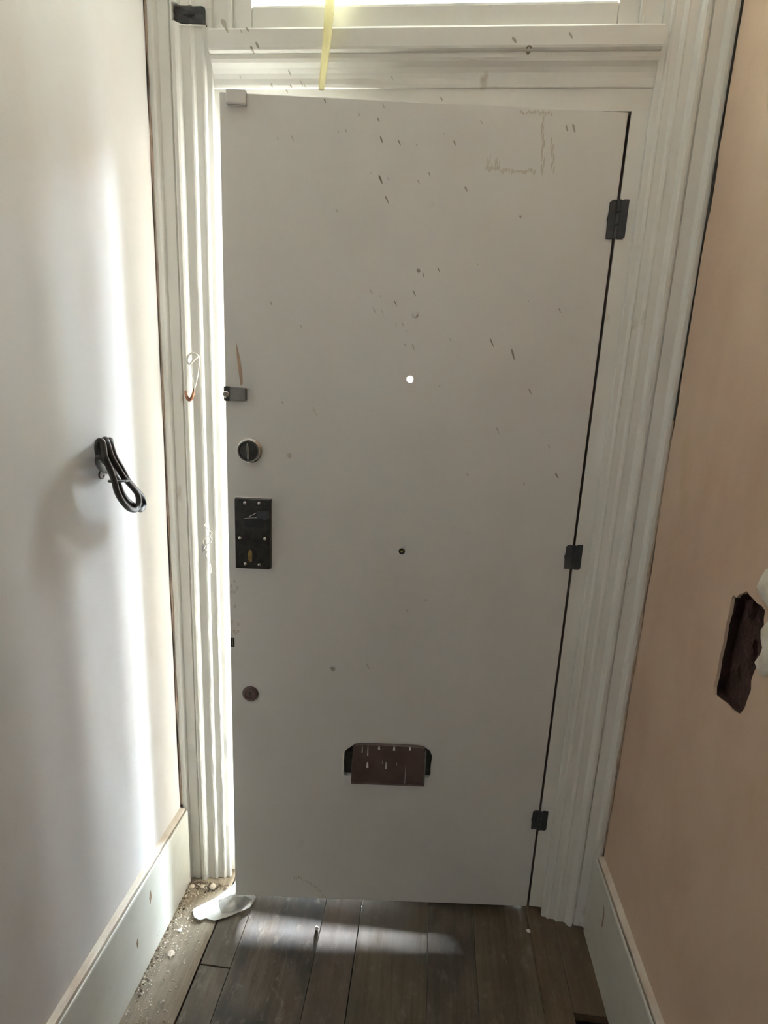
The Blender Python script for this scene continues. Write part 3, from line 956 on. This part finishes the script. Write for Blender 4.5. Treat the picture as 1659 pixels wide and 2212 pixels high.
# glue left by an old notice, scuffs by the bottom edge and greasy marks by the lock
marks = []
for k in range(16):
    marks.append((U(0.6314 + 0.011 * k / 15 + random.uniform(-.003, .003)), 1.905 - 0.092 * k / 15, 0.016, 0.003, random.uniform(.12, .3)))
for k in range(10):
    marks.append((U(0.6536 + 0.008 * k / 9 + random.uniform(-.003, .003)), 1.868 - 0.05 * k / 9, 0.014, 0.003, random.uniform(.10, .22)))
for k in range(18):
    marks.append((U(0.530 + 0.095 * k / 17), 1.8115 + random.uniform(-.002, .004), 0.006 + random.uniform(0, .006), 0.005, random.uniform(.08, .28)))
for k in range(10):
    marks.append((U(0.530 + random.uniform(-.004, .030)), 1.826 + random.uniform(-.012, .012), 0.016, 0.002, random.uniform(.06, .18)))
for k in range(12):
    marks.append((U(0.588 + 0.06 * k / 11), 1.9155 + random.uniform(-.003, .003), 0.006, 0.005, random.uniform(.08, .22)))
for k in range(14):
    t = k / 13
    marks.append((U(0.160 + 0.085 * t), 0.079 - 0.062 * t * t + random.uniform(-.003, .003), 0.010, 0.0035, random.uniform(.12, .35)))
for k in range(12):
    marks.append((U(random.uniform(.004, .025)), random.uniform(.78, .93), 0.010, 0.006, random.uniform(.05, .25)))
fleck_mesh('smears', marks, door, lambda x, z: -0.0001, 0.05, 0.0003)
fleck_mesh('smears', [(U(0.2495), 0.7040, 0.014, 0.013, .75)], door, lambda x, z: -0.0003, 0.9, 0.0006)
# splinter of bare wood above the bolt keep
prism('bare_splinter', [(U(0.0255), 1.4590), (U(0.0285), 1.4480), (U(0.0335), 1.4250), (U(0.0375), 1.3980), (U(0.0380), 1.3730), (U(0.0335), 1.3700), (U(0.0300), 1.3980), (U(0.0265), 1.4300)],
      -0.0009, 0.001, 'old_wood', door, 'y', 0.0003)

# magnetic alarm contact in the top corner
ac = box('alarm_contact', U(0.0165), U(0.0545), -0.0150, 0.0, 1.9000, 1.9235, 'white_plastic', door, 0.0025, 3)
box('contact_lid_seam', U(0.0160), U(0.0550), -0.0078, -0.0070, 1.8996, 1.9239, 'grey_metal', ac)

# small rim bolt keep on the latch edge
kp = box('bolt_keep', U(0.0125), U(0.0480), -0.0150, 0.0, 1.3380, 1.3660, 'grey_metal', door, 0.004, 3)
box('bolt_socket', U(0.0005), U(0.0130), -0.0155, 0.0, 1.3365, 1.3675, 'black', kp, 0.003, 2)
lathe('bolt_nose', [(0.0070, 0.0), (0.0070, 0.0165), (0.0055, 0.0180), (0.0005, 0.0180)], (U(0.0060), 0.0, 1.3505), 'steel', kp, 16)

# thumb turn
tt = lathe('thumb_turn', [(0.0275, 0.0), (0.0275, 0.0050), (0.0250, 0.0065), (0.0250, 0.0125), (0.0238, 0.0140), (0.0210, 0.0140), (0.0200, 0.0100), (0.0004, 0.0095)],
           (U(0.0525), 0.0, 1.2300), 'steel', door, 32)
lathe('dark_dish', [(0.0199, 0.0090), (0.0199, 0.0106), (0.0004, 0.0104)], (U(0.0525), 0.0, 1.2300), 'lock_metal', tt, 28)
prism('turn_grip', [(U(0.0505), 1.2475), (U(0.0535), 1.2480), (U(0.0560), 1.2300), (U(0.0550), 1.2125), (U(0.0515), 1.2125), (U(0.0500), 1.2300)],
      -0.0210, -0.0100, 'steel', tt, 'y', 0.001)

# night latch with its cover off: dark case, slider, snib, cylinder and screws
lk = box('night_latch', U(0.0190), U(0.0985), -0.0120, 0.0, 0.9575, 1.1215, 'lock_metal', door, 0.0015, 2)
box('latch_back_plate', U(0.0182), U(0.1010), -0.0016, 0.0003, 0.9560, 1.1235, 'steel', lk, 0.0005, 1)
for (u, z) in ((0.0427, 1.1130), (0.0751, 1.1135), (0.0300, 1.0304), (0.0872, 1.0308), (0.0420, 0.9690), (0.0741, 0.9682)):
    lathe('screw', [(0.0042, 0.0118), (0.0038, 0.0134), (0.0022, 0.0142), (0.0003, 0.0143)], (U(u), 0, z), 'steel', lk, 14, 'y', True)
prism('slide_channel', [(U(0.0390), 1.0730), (U(0.0420), 1.0770), (U(0.0860), 1.0800), (U(0.0885), 1.0760), (U(0.0880), 1.0600), (U(0.0850), 1.0570), (U(0.0440), 1.0570), (U(0.0395), 1.0610)],
      -0.0128, -0.0119, 'black', lk, 'y')
tube('channel_lip', [(U(0.0400), -0.0128, 1.0765), (U(0.0560), -0.0130, 1.0790), (U(0.0720), -0.0130, 1.0798), (U(0.0890), -0.0128, 1.0770)], 0.0009, 'steel', lk, 6)
tube('channel_lip', [(U(0.0520), -0.0128, 1.0815), (U(0.0600), -0.0135, 1.0860), (U(0.0680), -0.0135, 1.0905)], 0.0012, 'steel', lk, 6)
bm = bmesh.new()
bm_box(bm, U(0.0710), U(0.0975), -0.0230, -0.0119, 1.0800, 1.0970, 0.0015, 2)
from_bm('snib', bm, 'iron', lk)
prism('cylinder_opening', [(U(0.0588 + 0.0112 * math.cos(a * math.pi / 10)), 0.9900 + 0.0185 * math.sin(a * math.pi / 10)) for a in range(20)], -0.0126, -0.0119, 'black', lk, 'y')
bc = prism('cylinder_tail', [(U(0.0535 + 0.0050 * math.cos(a * math.pi / 8)), 0.9890 + 0.0150 * math.sin(a * math.pi / 8)) for a in range(16)], -0.0150, -0.0120, 'brass', lk, 'y', 0.0005)
box('tail_bar', U(0.0560), U(0.0585), -0.0175, -0.0150, 0.9760, 1.0020, 'brass', lk, 0.0005, 1)
# door-edge face plate
box('edge_plate', U(0.0012), U(0.0100), -0.0008, 0.0002, 0.7520, 0.7750, 'lock_metal', door, 0.0003, 1)
box('edge_plate_tongue', U(0.0040), U(0.0062), -0.0014, 0.0, 0.7550, 0.7720, 'steel', door, 0.0003, 1)
# round keyhole cover
kc = lathe('keyhole_cover', [(0.0200, 0.0), (0.0200, 0.0022), (0.0175, 0.0045), (0.0120, 0.0052), (0.0100, 0.0038), (0.0004, 0.0036)], (U(0.0472), 0.0, 0.6279), 'bronze_plate', door, 28)
lathe('keyhole', [(0.0035, 0.0030), (0.0035, 0.0042), (0.0003, 0.0042)], (U(0.0472), 0.0, 0.6305), 'black', kc, 14)
box('keyhole_slit', U(0.0458), U(0.0486), -0.0042, -0.0030, 0.6210, 0.6300, 'black', kc)

# letter plate: dark slot with a brown flap hanging over it
box('letter_slot_back', U(0.2800), U(0.5130), 0.0352, 0.0362, 0.400, 0.503, 'black', door)
flap = prism('letter_flap', [(U(0.3040), 0.3905), (U(0.3060), 0.4930), (U(0.3240), 0.4985), (U(0.3600), 0.5000), (U(0.4400), 0.5000), (U(0.4780), 0.4975), (U(0.4880), 0.4940), (U(0.4920), 0.3895)],
             -0.0075, -0.0045, 'bronze_plate', door, 'y', 0.0006)
tube('flap_hinge', [(U(0.3100), -0.0040, 0.4960), (U(0.3400), -0.0040, 0.5000), (U(0.4500), -0.0040, 0.5000), (U(0.4870), -0.0040, 0.4955)], 0.0042, 'bronze_plate', flap, 8, 4)
box('flap_lip', U(0.3042), U(0.4918), -0.0105, -0.0045, 0.3885, 0.3925, 'bronze_plate', flap, 0.0010, 1)
box('flap_edge', U(0.4895), U(0.4925), -0.0088, -0.0040, 0.3895, 0.4925, 'grey_metal', flap, 0.0006, 1)
for (u, z0, z1, w) in ((0.3300, 0.4990, 0.4800, .0016), (0.3440, 0.5010, 0.4720, .0017), (0.3445, 0.4520, 0.4380, .0034), (0.3720, 0.5010, 0.4920, .0030), (0.4100, 0.5010, 0.4905, .0032), (0.4500, 0.5010, 0.4925, .0028),
                       (0.3915, 0.4540, 0.4360, .0022), (0.3830, 0.4590, 0.4500, .0012), (0.4180, 0.4550, 0.4470, .0012), (0.4420, 0.4500, 0.3950, .0008)):
    tube('paint_drip', [(U(u), -0.0078, z0), (U(u), -0.0082, (z0 + z1) / 2), (U(u), -0.0080, z1)], lambda t, w=w: w * (0.45 + 0.55 * t), 'white_plastic', flap, 7, 3)
box('split_edge', U(0.2805), U(0.2838), -0.0012, 0.010, 0.4060, 0.4700, 'white_paint', door, 0.0006, 1)
for (u, z, h) in ((0.2955, 0.440, 0.030), (0.4990, 0.446, 0.034)):
    bm = bmesh.new()
    bm_box(bm, U(u - 0.0085), U(u + 0.0085), 0.0040, 0.035, z - h, z + h, 0.001, 1)
    bmesh.ops.subdivide_edges(bm, edges=bm.edges[:], cuts=3, use_grid_fill=True)
    for v in bm.verts:
        v.co.x += 0.004 * noise.noise(v.co * 140)
    from_bm('torn_wood', bm, 'black', door)  # black blocks put the shade beside the flap into colour

# three black butt hinges
def hinge(zc, w0, w1, h, drop):
    hg = empty('hinge', (U(0.8005), 0.0, zc))
    hg.parent = door
    hg.location = (U(0.8005), 0.0, zc)
    hh = h / 2
    prism('door_leaf', [(-w0, hh - 0.004), (-w0 + 0.006, hh), (-0.0035, hh), (-0.0035, -hh), (-w0, -hh), (-w0, -0.004), (-w0 - 0.002, -0.003), (-w0 - 0.002, 0.003), (-w0, 0.004)],
          -0.0040, 0.0002, 'iron', hg, 'y', 0.0008)
    fl = prism('frame_leaf', [(0.0035, hh - 0.002), (0.010, hh + 0.001), (w1, hh + 0.001), (w1, -hh + drop + 0.004), (w1 - 0.004, -hh + drop), (0.0035, -hh + drop)],
               -0.0040, -0.0004, 'iron', hg, 'y', 0.0008)
    fl.rotation_euler = (0, 0, -OPEN)
    n = 3
    for k in range(n):
        z0 = -hh + h * k / n + 0.0006
        z1 = -hh + h * (k + 1) / n - 0.0006
        vs, fs = [], []
        for (r, z) in ((0.0040, z0), (0.0048, z0 + 0.001), (0.0048, z1 - 0.001), (0.0040, z1)):
            for a in range(12):
                vs.append((r * math.cos(a * math.pi / 6), -0.0050 + r * math.sin(a * math.pi / 6), z))
        for j in range(3):
            for a in range(12):
                fs.append((j * 12 + a, j * 12 + (a + 1) % 12, (j + 1) * 12 + (a + 1) % 12, (j + 1) * 12 + a))
        fs += [tuple(range(12)), tuple(range(36, 48))]
        pydata('knuckle', vs, fs, 'iron', hg)
    return hg


hinge(1.7320, 0.0175, 0.0205, 0.0720, 0.0)
hinge(1.0165, 0.0180, 0.0195, 0.0580, -0.0010)
hinge(0.2950, 0.0185, 0.0210, 0.0560, -0.0020)

# ------------------------------------------------------------------ loose things
# yellowed tape hanging from the fanlight down to the top of the door
pts = [(0.2170, -0.030, 2.360), (0.2165, -0.034, 2.240), (0.2150, -0.040, 2.160), (0.2120, -0.047, 2.080), (0.2090, -0.056, 2.010), (0.2060, -0.066, 1.960), (0.2035, -0.0690, 1.930)]
wid = [0.012, 0.0120, 0.0118, 0.0105, 0.0085, 0.0065, 0.0058]
bm = bmesh.new()
path = smooth_path(pts, 6)
rows = []
for i, p in enumerate(path):
    t = i / (len(path) - 1) * (len(wid) - 1)
    k = min(int(t), len(wid) - 2)
    w = wid[k] + (wid[k + 1] - wid[k]) * (t - k)
    tw = 0.25 * math.sin(i * 0.25)
    rows.append([bm.verts.new(p + Vector((s * w * math.cos(tw), s * w * math.sin(tw) + 0.0035 * (1 - abs(s)) , 0))) for s in (-1, -0.5, 0, 0.5, 1)])
last = rows[-1]
rows.append([bm.verts.new(v.co + Vector((0.003 + 0.0015 * k, -0.006, -0.0015))) for k, v in enumerate(last)])
for i in range(len(rows) - 1):
    for k in range(4):
        bm.faces.new((rows[i][k], rows[i][k + 1], rows[i + 1][k + 1], rows[i + 1][k]))
bmesh.ops.solidify(bm, geom=bm.faces[:], thickness=0.0007)
tape = from_bm('hanging_tape', bm, 'tape', None, True)
tag(tape, 'pale yellow strip of tape hanging in front of the fanlight', 'tape')

# folded black cable tied up and hanging out of the plaster
cb = empty('cable_bundle', (XL + 0.001, -0.285, 1.235))
tag(cb, 'folded black cable looped out of the pale plaster wall', 'cable')
ox, oy, oz = XL + 0.001, -0.285, 1.235


def cpt(l):
    return [(x - ox, y - oy, z - oz) for x, y, z in l]


R0 = 0.0054
runs = [
    [(-0.16, -0.2596, 1.2142), (-0.15, -0.2967, 1.2281), (-0.138, -0.3209, 1.25), (-0.13, -0.3263, 1.2633), (-0.124, -0.3252, 1.2603), (-0.118, -0.3317, 1.2382), (-0.113, -0.3261, 1.2129), 
     (-0.11, -0.3206, 1.1911), (-0.107, -0.3203, 1.1741), (-0.106, -0.3094, 1.1548), (-0.106, -0.2872, 1.1342), (-0.107, -0.2622, 1.1261), (-0.109, -0.2478, 1.1349), (-0.111, -0.2457, 1.153), 
     (-0.113, -0.2616, 1.1722), (-0.115, -0.2812, 1.1915), (-0.118, -0.295, 1.2125), (-0.122, -0.3062, 1.2351), (-0.126, -0.3075, 1.2544), (-0.132, -0.3025, 1.2637), (-0.14, -0.2972, 1.2611), 
     (-0.15, -0.2859, 1.2485), (-0.16, -0.2668, 1.2284)],
    [(-0.162, -0.2560, 1.2211), (-0.15, -0.2640, 1.2389), (-0.14, -0.2770, 1.2550), (-0.132, -0.2900, 1.2620), (-0.126, -0.2970, 1.2520), (-0.121, -0.2960, 1.2318), (-0.118, -0.2819, 1.209), 
     (-0.116, -0.2663, 1.1837), (-0.116, -0.2442, 1.1635), (-0.117, -0.2207, 1.1441), (-0.117, -0.2138, 1.1255), (-0.115, -0.2304, 1.1186), (-0.1165, -0.2471, 1.1278), (-0.116, -0.275, 1.1474), 
     (-0.116, -0.2915, 1.1666), (-0.117, -0.2971, 1.1816), (-0.121, -0.3031, 1.2014), (-0.126, -0.3098, 1.2226), (-0.134, -0.3079, 1.2388), (-0.142, -0.2979, 1.2526), (-0.15, -0.2788, 1.2607), 
     (-0.16, -0.255, 1.2538)],
    [(-0.156, -0.2706, 1.1999), (-0.148, -0.2979, 1.2094), (-0.14, -0.3183, 1.2229), (-0.132, -0.328, 1.2337), (-0.124, -0.3283, 1.2334), (-0.119, -0.3213, 1.2194), (-0.116, -0.3112, 1.2012), 
     (-0.114, -0.3014, 1.1877)],
]
for i, rn in enumerate(runs):
    tube('cable_run', cpt(rn), R0, 'cable', cb, 10, 7)
tube('cable_tie', cpt([(-0.1145 + 0.0105 * math.cos(a), -0.2990 + 0.0265 * math.sin(a), 1.1885 - 0.003 * math.sin(a)) for a in [k * math.pi / 6 for k in range(13)]]), 0.0024, 'black', cb, 6, 3)
tube('bare_wire', cpt([(-0.156, -0.276, 1.207), (-0.150, -0.300, 1.203), (-0.149, -0.304, 1.194), (-0.151, -0.292, 1.190), (-0.155, -0.280, 1.193)]), 0.0016, 'lock_metal', cb, 6, 4)

# string loop caught on a rusty hook on the architrave
st = empty('string_loop', (-0.090, -0.030, 1.385))
tag(st, 'knotted loop of white string stuck on the lit architrave', 'string')
ox, oy, oz = -0.090, -0.030, 1.385
tube('string', cpt([(-0.0905, -0.0295, 1.4130), (-0.0965, -0.0320, 1.4120), (-0.1000, -0.0325, 1.4175), (-0.0980, -0.0325, 1.4280), (-0.0900, -0.0320, 1.4360), (-0.0800, -0.0310, 1.4350), (-0.0765, -0.0300, 1.4290), (-0.0840, -0.0320, 1.4215), (-0.0930, -0.0325, 1.4120)]), 0.0021, 'white_paint', st, 6)
tube('string', cpt([(-0.0765, -0.0290, 1.4320), (-0.0740, -0.0270, 1.4270), (-0.0765, -0.0265, 1.4050), (-0.0820, -0.0280, 1.3750), (-0.0865, -0.0300, 1.3580), (-0.0870, -0.0300, 1.3450)]), 0.0014, 'white_paint', st, 6)
tube('string', cpt([(-0.0905, -0.0300, 1.4130), (-0.0900, -0.0305, 1.3950), (-0.0880, -0.0305, 1.3750), (-0.0865, -0.0300, 1.3580)]), 0.0009, 'white_paint', st, 6)
hk = tube('wall_hook', [(-0.1085, -0.0215, 1.3640), (-0.1085, -0.0260, 1.3520), (-0.1055, -0.0300, 1.3400), (-0.0985, -0.0320, 1.3330), (-0.0920, -0.0320, 1.3385), (-0.0885, -0.0310, 1.3500), (-0.0870, -0.0290, 1.3600)], lambda t: 0.0014 + 0.0026 * math.sin(math.pi * t), 'rust', None, 7)
tag(hk, 'rusty brown hook under the string on the architrave', 'hook')

# curled flakes of paint lifting off the architrave lower down
fk = empty('paint_flake', (-0.064, -0.020, 1.000))
tag(fk, 'frayed curl of peeling white paint on the architrave', 'paint flake')
ox, oy, oz = -0.064, -0.020, 1.000
tube('curl', cpt([(-0.0735, -0.0175, 1.0430), (-0.0760, -0.0230, 1.0360), (-0.0700, -0.0240, 1.0330), (-0.0640, -0.0235, 1.0250), (-0.0580, -0.0220, 1.0190), (-0.0640, -0.0230, 1.0120), (-0.0740, -0.0240, 1.0060), (-0.0800, -0.0240, 0.9960), (-0.0760, -0.0240, 0.9850)]), 0.0010, 'white_paint', fk, 6)
tube('curl', cpt([(-0.0640, -0.0230, 1.0120), (-0.0590, -0.0220, 1.0040), (-0.0620, -0.0225, 0.9950), (-0.0720, -0.0235, 0.9890), (-0.0770, -0.0240, 0.9800), (-0.0700, -0.0230, 0.9720), (-0.0735, -0.0230, 0.9620), (-0.0680, -0.0220, 0.9500), (-0.0640, -0.0210, 0.9330), (-0.0650, -0.0190, 0.9150)]), 0.0011, 'white_paint', fk, 6)
for k in range(5):
    z = 0.992 - 0.004 * k
    tube('fibre', cpt([(-0.076, -0.023, z), (-0.081, -0.024, z - 0.003), (-0.084, -0.023, z - 0.008)]), 0.0005, 'iron', fk, 5, 3)

# torn paper on the floor, tucked under the door
poly = [(-0.0150, -0.0240), (-0.0484, -0.0722), (-0.0761, -0.0993), (-0.0955, -0.1192), (-0.0910, -0.1317), (-0.0819, -0.1433), (-0.0650, -0.1473), (-0.0527, -0.1381), (-0.0400, -0.1405), (-0.0283, -0.1424), (0.0101, -0.1219), (0.0494, -0.0903), (0.0580, -0.0600), (0.0300, -0.0400)]


def sheet(name, poly, zf, thick, material, parent, step=0.0065):
    cx = sum(p[0] for p in poly) / len(poly)
    cy = sum(p[1] for p in poly) / len(poly)
    bm = bmesh.new()
    rings = []
    for k in (1.0, 0.8, 0.6, 0.4, 0.2):
        ring = []
        dense = []
        for i in range(len(poly)):
            a, b2 = poly[i], poly[(i + 1) % len(poly)]
            for s in (0, 1 / 3, 2 / 3):
                dense.append((a[0] + (b2[0] - a[0]) * s, a[1] + (b2[1] - a[1]) * s))
        for (x, y) in dense:
            X, Y = cx + (x - cx) * k, cy + (y - cy) * k
            ring.append(bm.verts.new((X, Y, zf(X, Y))))
        rings.append(ring)
    n = len(rings[0])
    for j in range(len(rings) - 1):
        for i in range(n):
            bm.faces.new((rings[j][i], rings[j][(i + 1) % n], rings[j + 1][(i + 1) % n], rings[j + 1][i]))
    bm.faces.new(rings[-1])
    bmesh.ops.solidify(bm, geom=bm.faces[:], thickness=thick)
    return from_bm(name, bm, material, parent, True)


def paper_z(x, y):
    lift = max(0.0, -0.10 - y) * 0.10 + max(0, -0.05 - x) * 0.09
    return 0.0016 + FZ + lift + 0.0010 * (1 + noise.noise(Vector((x * 40, y * 40, 0)))) * (1.0 if y < -0.085 else 0.4)


pp = empty('paper_scrap', (-0.02, -0.09, 0.0))
tag(pp, 'torn white paper scrap tucked under the bottom corner of the door', 'paper')
s = sheet('sheet', poly, paper_z, 0.0005, 'paper', pp)
f2 = sheet('silver_patch', [(-0.0420, -0.0830), (-0.0330, -0.0990), (-0.0193, -0.1181), (-0.0080, -0.1150), (0.0063, -0.1120), (0.0300, -0.0930), (0.0480, -0.0690), (0.0250, -0.0600), (-0.0136, -0.0640)],
           lambda x, y: paper_z(x, y) + 0.0012, 0.0004, 'foil', pp)
for c in (s, f2):
    c.location = (0.02, 0.09, 0.0)

# crumbs of plaster and dust swept into the corner
def crumb_bm(bm, x, y, z, s, seed):
    r = bmesh.ops.create_icosphere(bm, subdivisions=1, radius=s)
    for v in r['verts']:
        v.co *= 1 + 0.45 * noise.noise(v.co * (0.9 / s) + Vector((seed, 0, 0)))
        v.co.z *= 0.62
        v.co += Vector((x, y, z + s * 0.5))


bm = bmesh.new()
rng = random.Random(11)
for k in range(1500):
    t = rng.random()
    y = -0.036 - 0.45 * t ** 1.1
    x = -0.138 + abs(rng.gauss(0, 0.048))
    if x > -0.026 and rng.random() > 0.25:
        continue
    if -0.098 < x < 0.06 and y > -0.15 and y > -0.2 - x * 1.2 and -0.15 < y < -0.02 and x > -0.098 + (abs(y + 0.119)) * 0.9:
        continue
    s = 0.0006 + 0.0024 * rng.random() ** 4
    crumb_bm(bm, x, y, FZ, s, k)
dust = from_bm('plaster_crumbs', bm, 'crumb')
tag(dust, 'fine plaster crumbs and brown dirt scattered along the lit skirting', 'debris', kind='stuff')


dirt_me = bpy.data.meshes.new('dirt')
bm = bmesh.new()
for k in range(420):
    x = rng.uniform(-0.142, -0.030)
    y = -0.033 - abs(rng.gauss(0, 0.012))
    if rng.random() < 0.45:
        x, y = -0.1415 + abs(rng.gauss(0, 0.008)), -0.034 - rng.random() * 0.30
    crumb_bm(bm, x, y, FZ, 0.0008 + 0.0026 * rng.random() ** 2, k)
bm.to_mesh(dirt_me)
bm.free()
dirt_me.materials.append(M['dirt'])
pc = bpy.data.objects.new('dirt', dirt_me)
col.objects.link(pc)
pc.parent = dust
pc['kind'] = 'stuff'


def chunk(label, x, y, s, material='crumb', flat=0.62, group=None):
    bm = bmesh.new()
    r = bmesh.ops.create_icosphere(bm, subdivisions=2, radius=s)
    for v in r['verts']:
        v.co *= 1 + 0.5 * noise.noise(v.co * (0.8 / s) + Vector((x * 100, y * 100, 0)))
        v.co.z *= flat
    lo = min(v.co.z for v in bm.verts)
    for v in bm.verts:
        v.co.z -= lo
    o = from_bm('plaster_chunk', bm, material)
    o.location = (x, y, FZ + 0.0002)
    tag(o, label, 'plaster chunk', group)


chunk('brown plaster lump in the floor corner where skirting meets architrave', -0.1290, -0.0560, 0.0075)
chunk('pale plaster lump at the foot of the lit architrave', -0.0720, -0.0480, 0.0085)
chunk('small crumb midway along the foot of the lit architrave', -0.1020, -0.0490, 0.0060)
chunk('largest white plaster crumb between the skirting and the paper scrap', -0.1060, -0.1760, 0.0048, 'paper')
chunk('beige crust of plaster on the dusty board, farthest from the door', -0.1000, -0.2330, 0.0090, 'crumb', 0.35)
chunk('white paint chip on the boards below the middle of the door', 0.2409, -0.1226, 0.0050, 'paper', 0.5)
chunk('lone white chip on the dark boards near the bottom hinge', 0.7950, -0.0560, 0.0055, 'paper', 0.4)
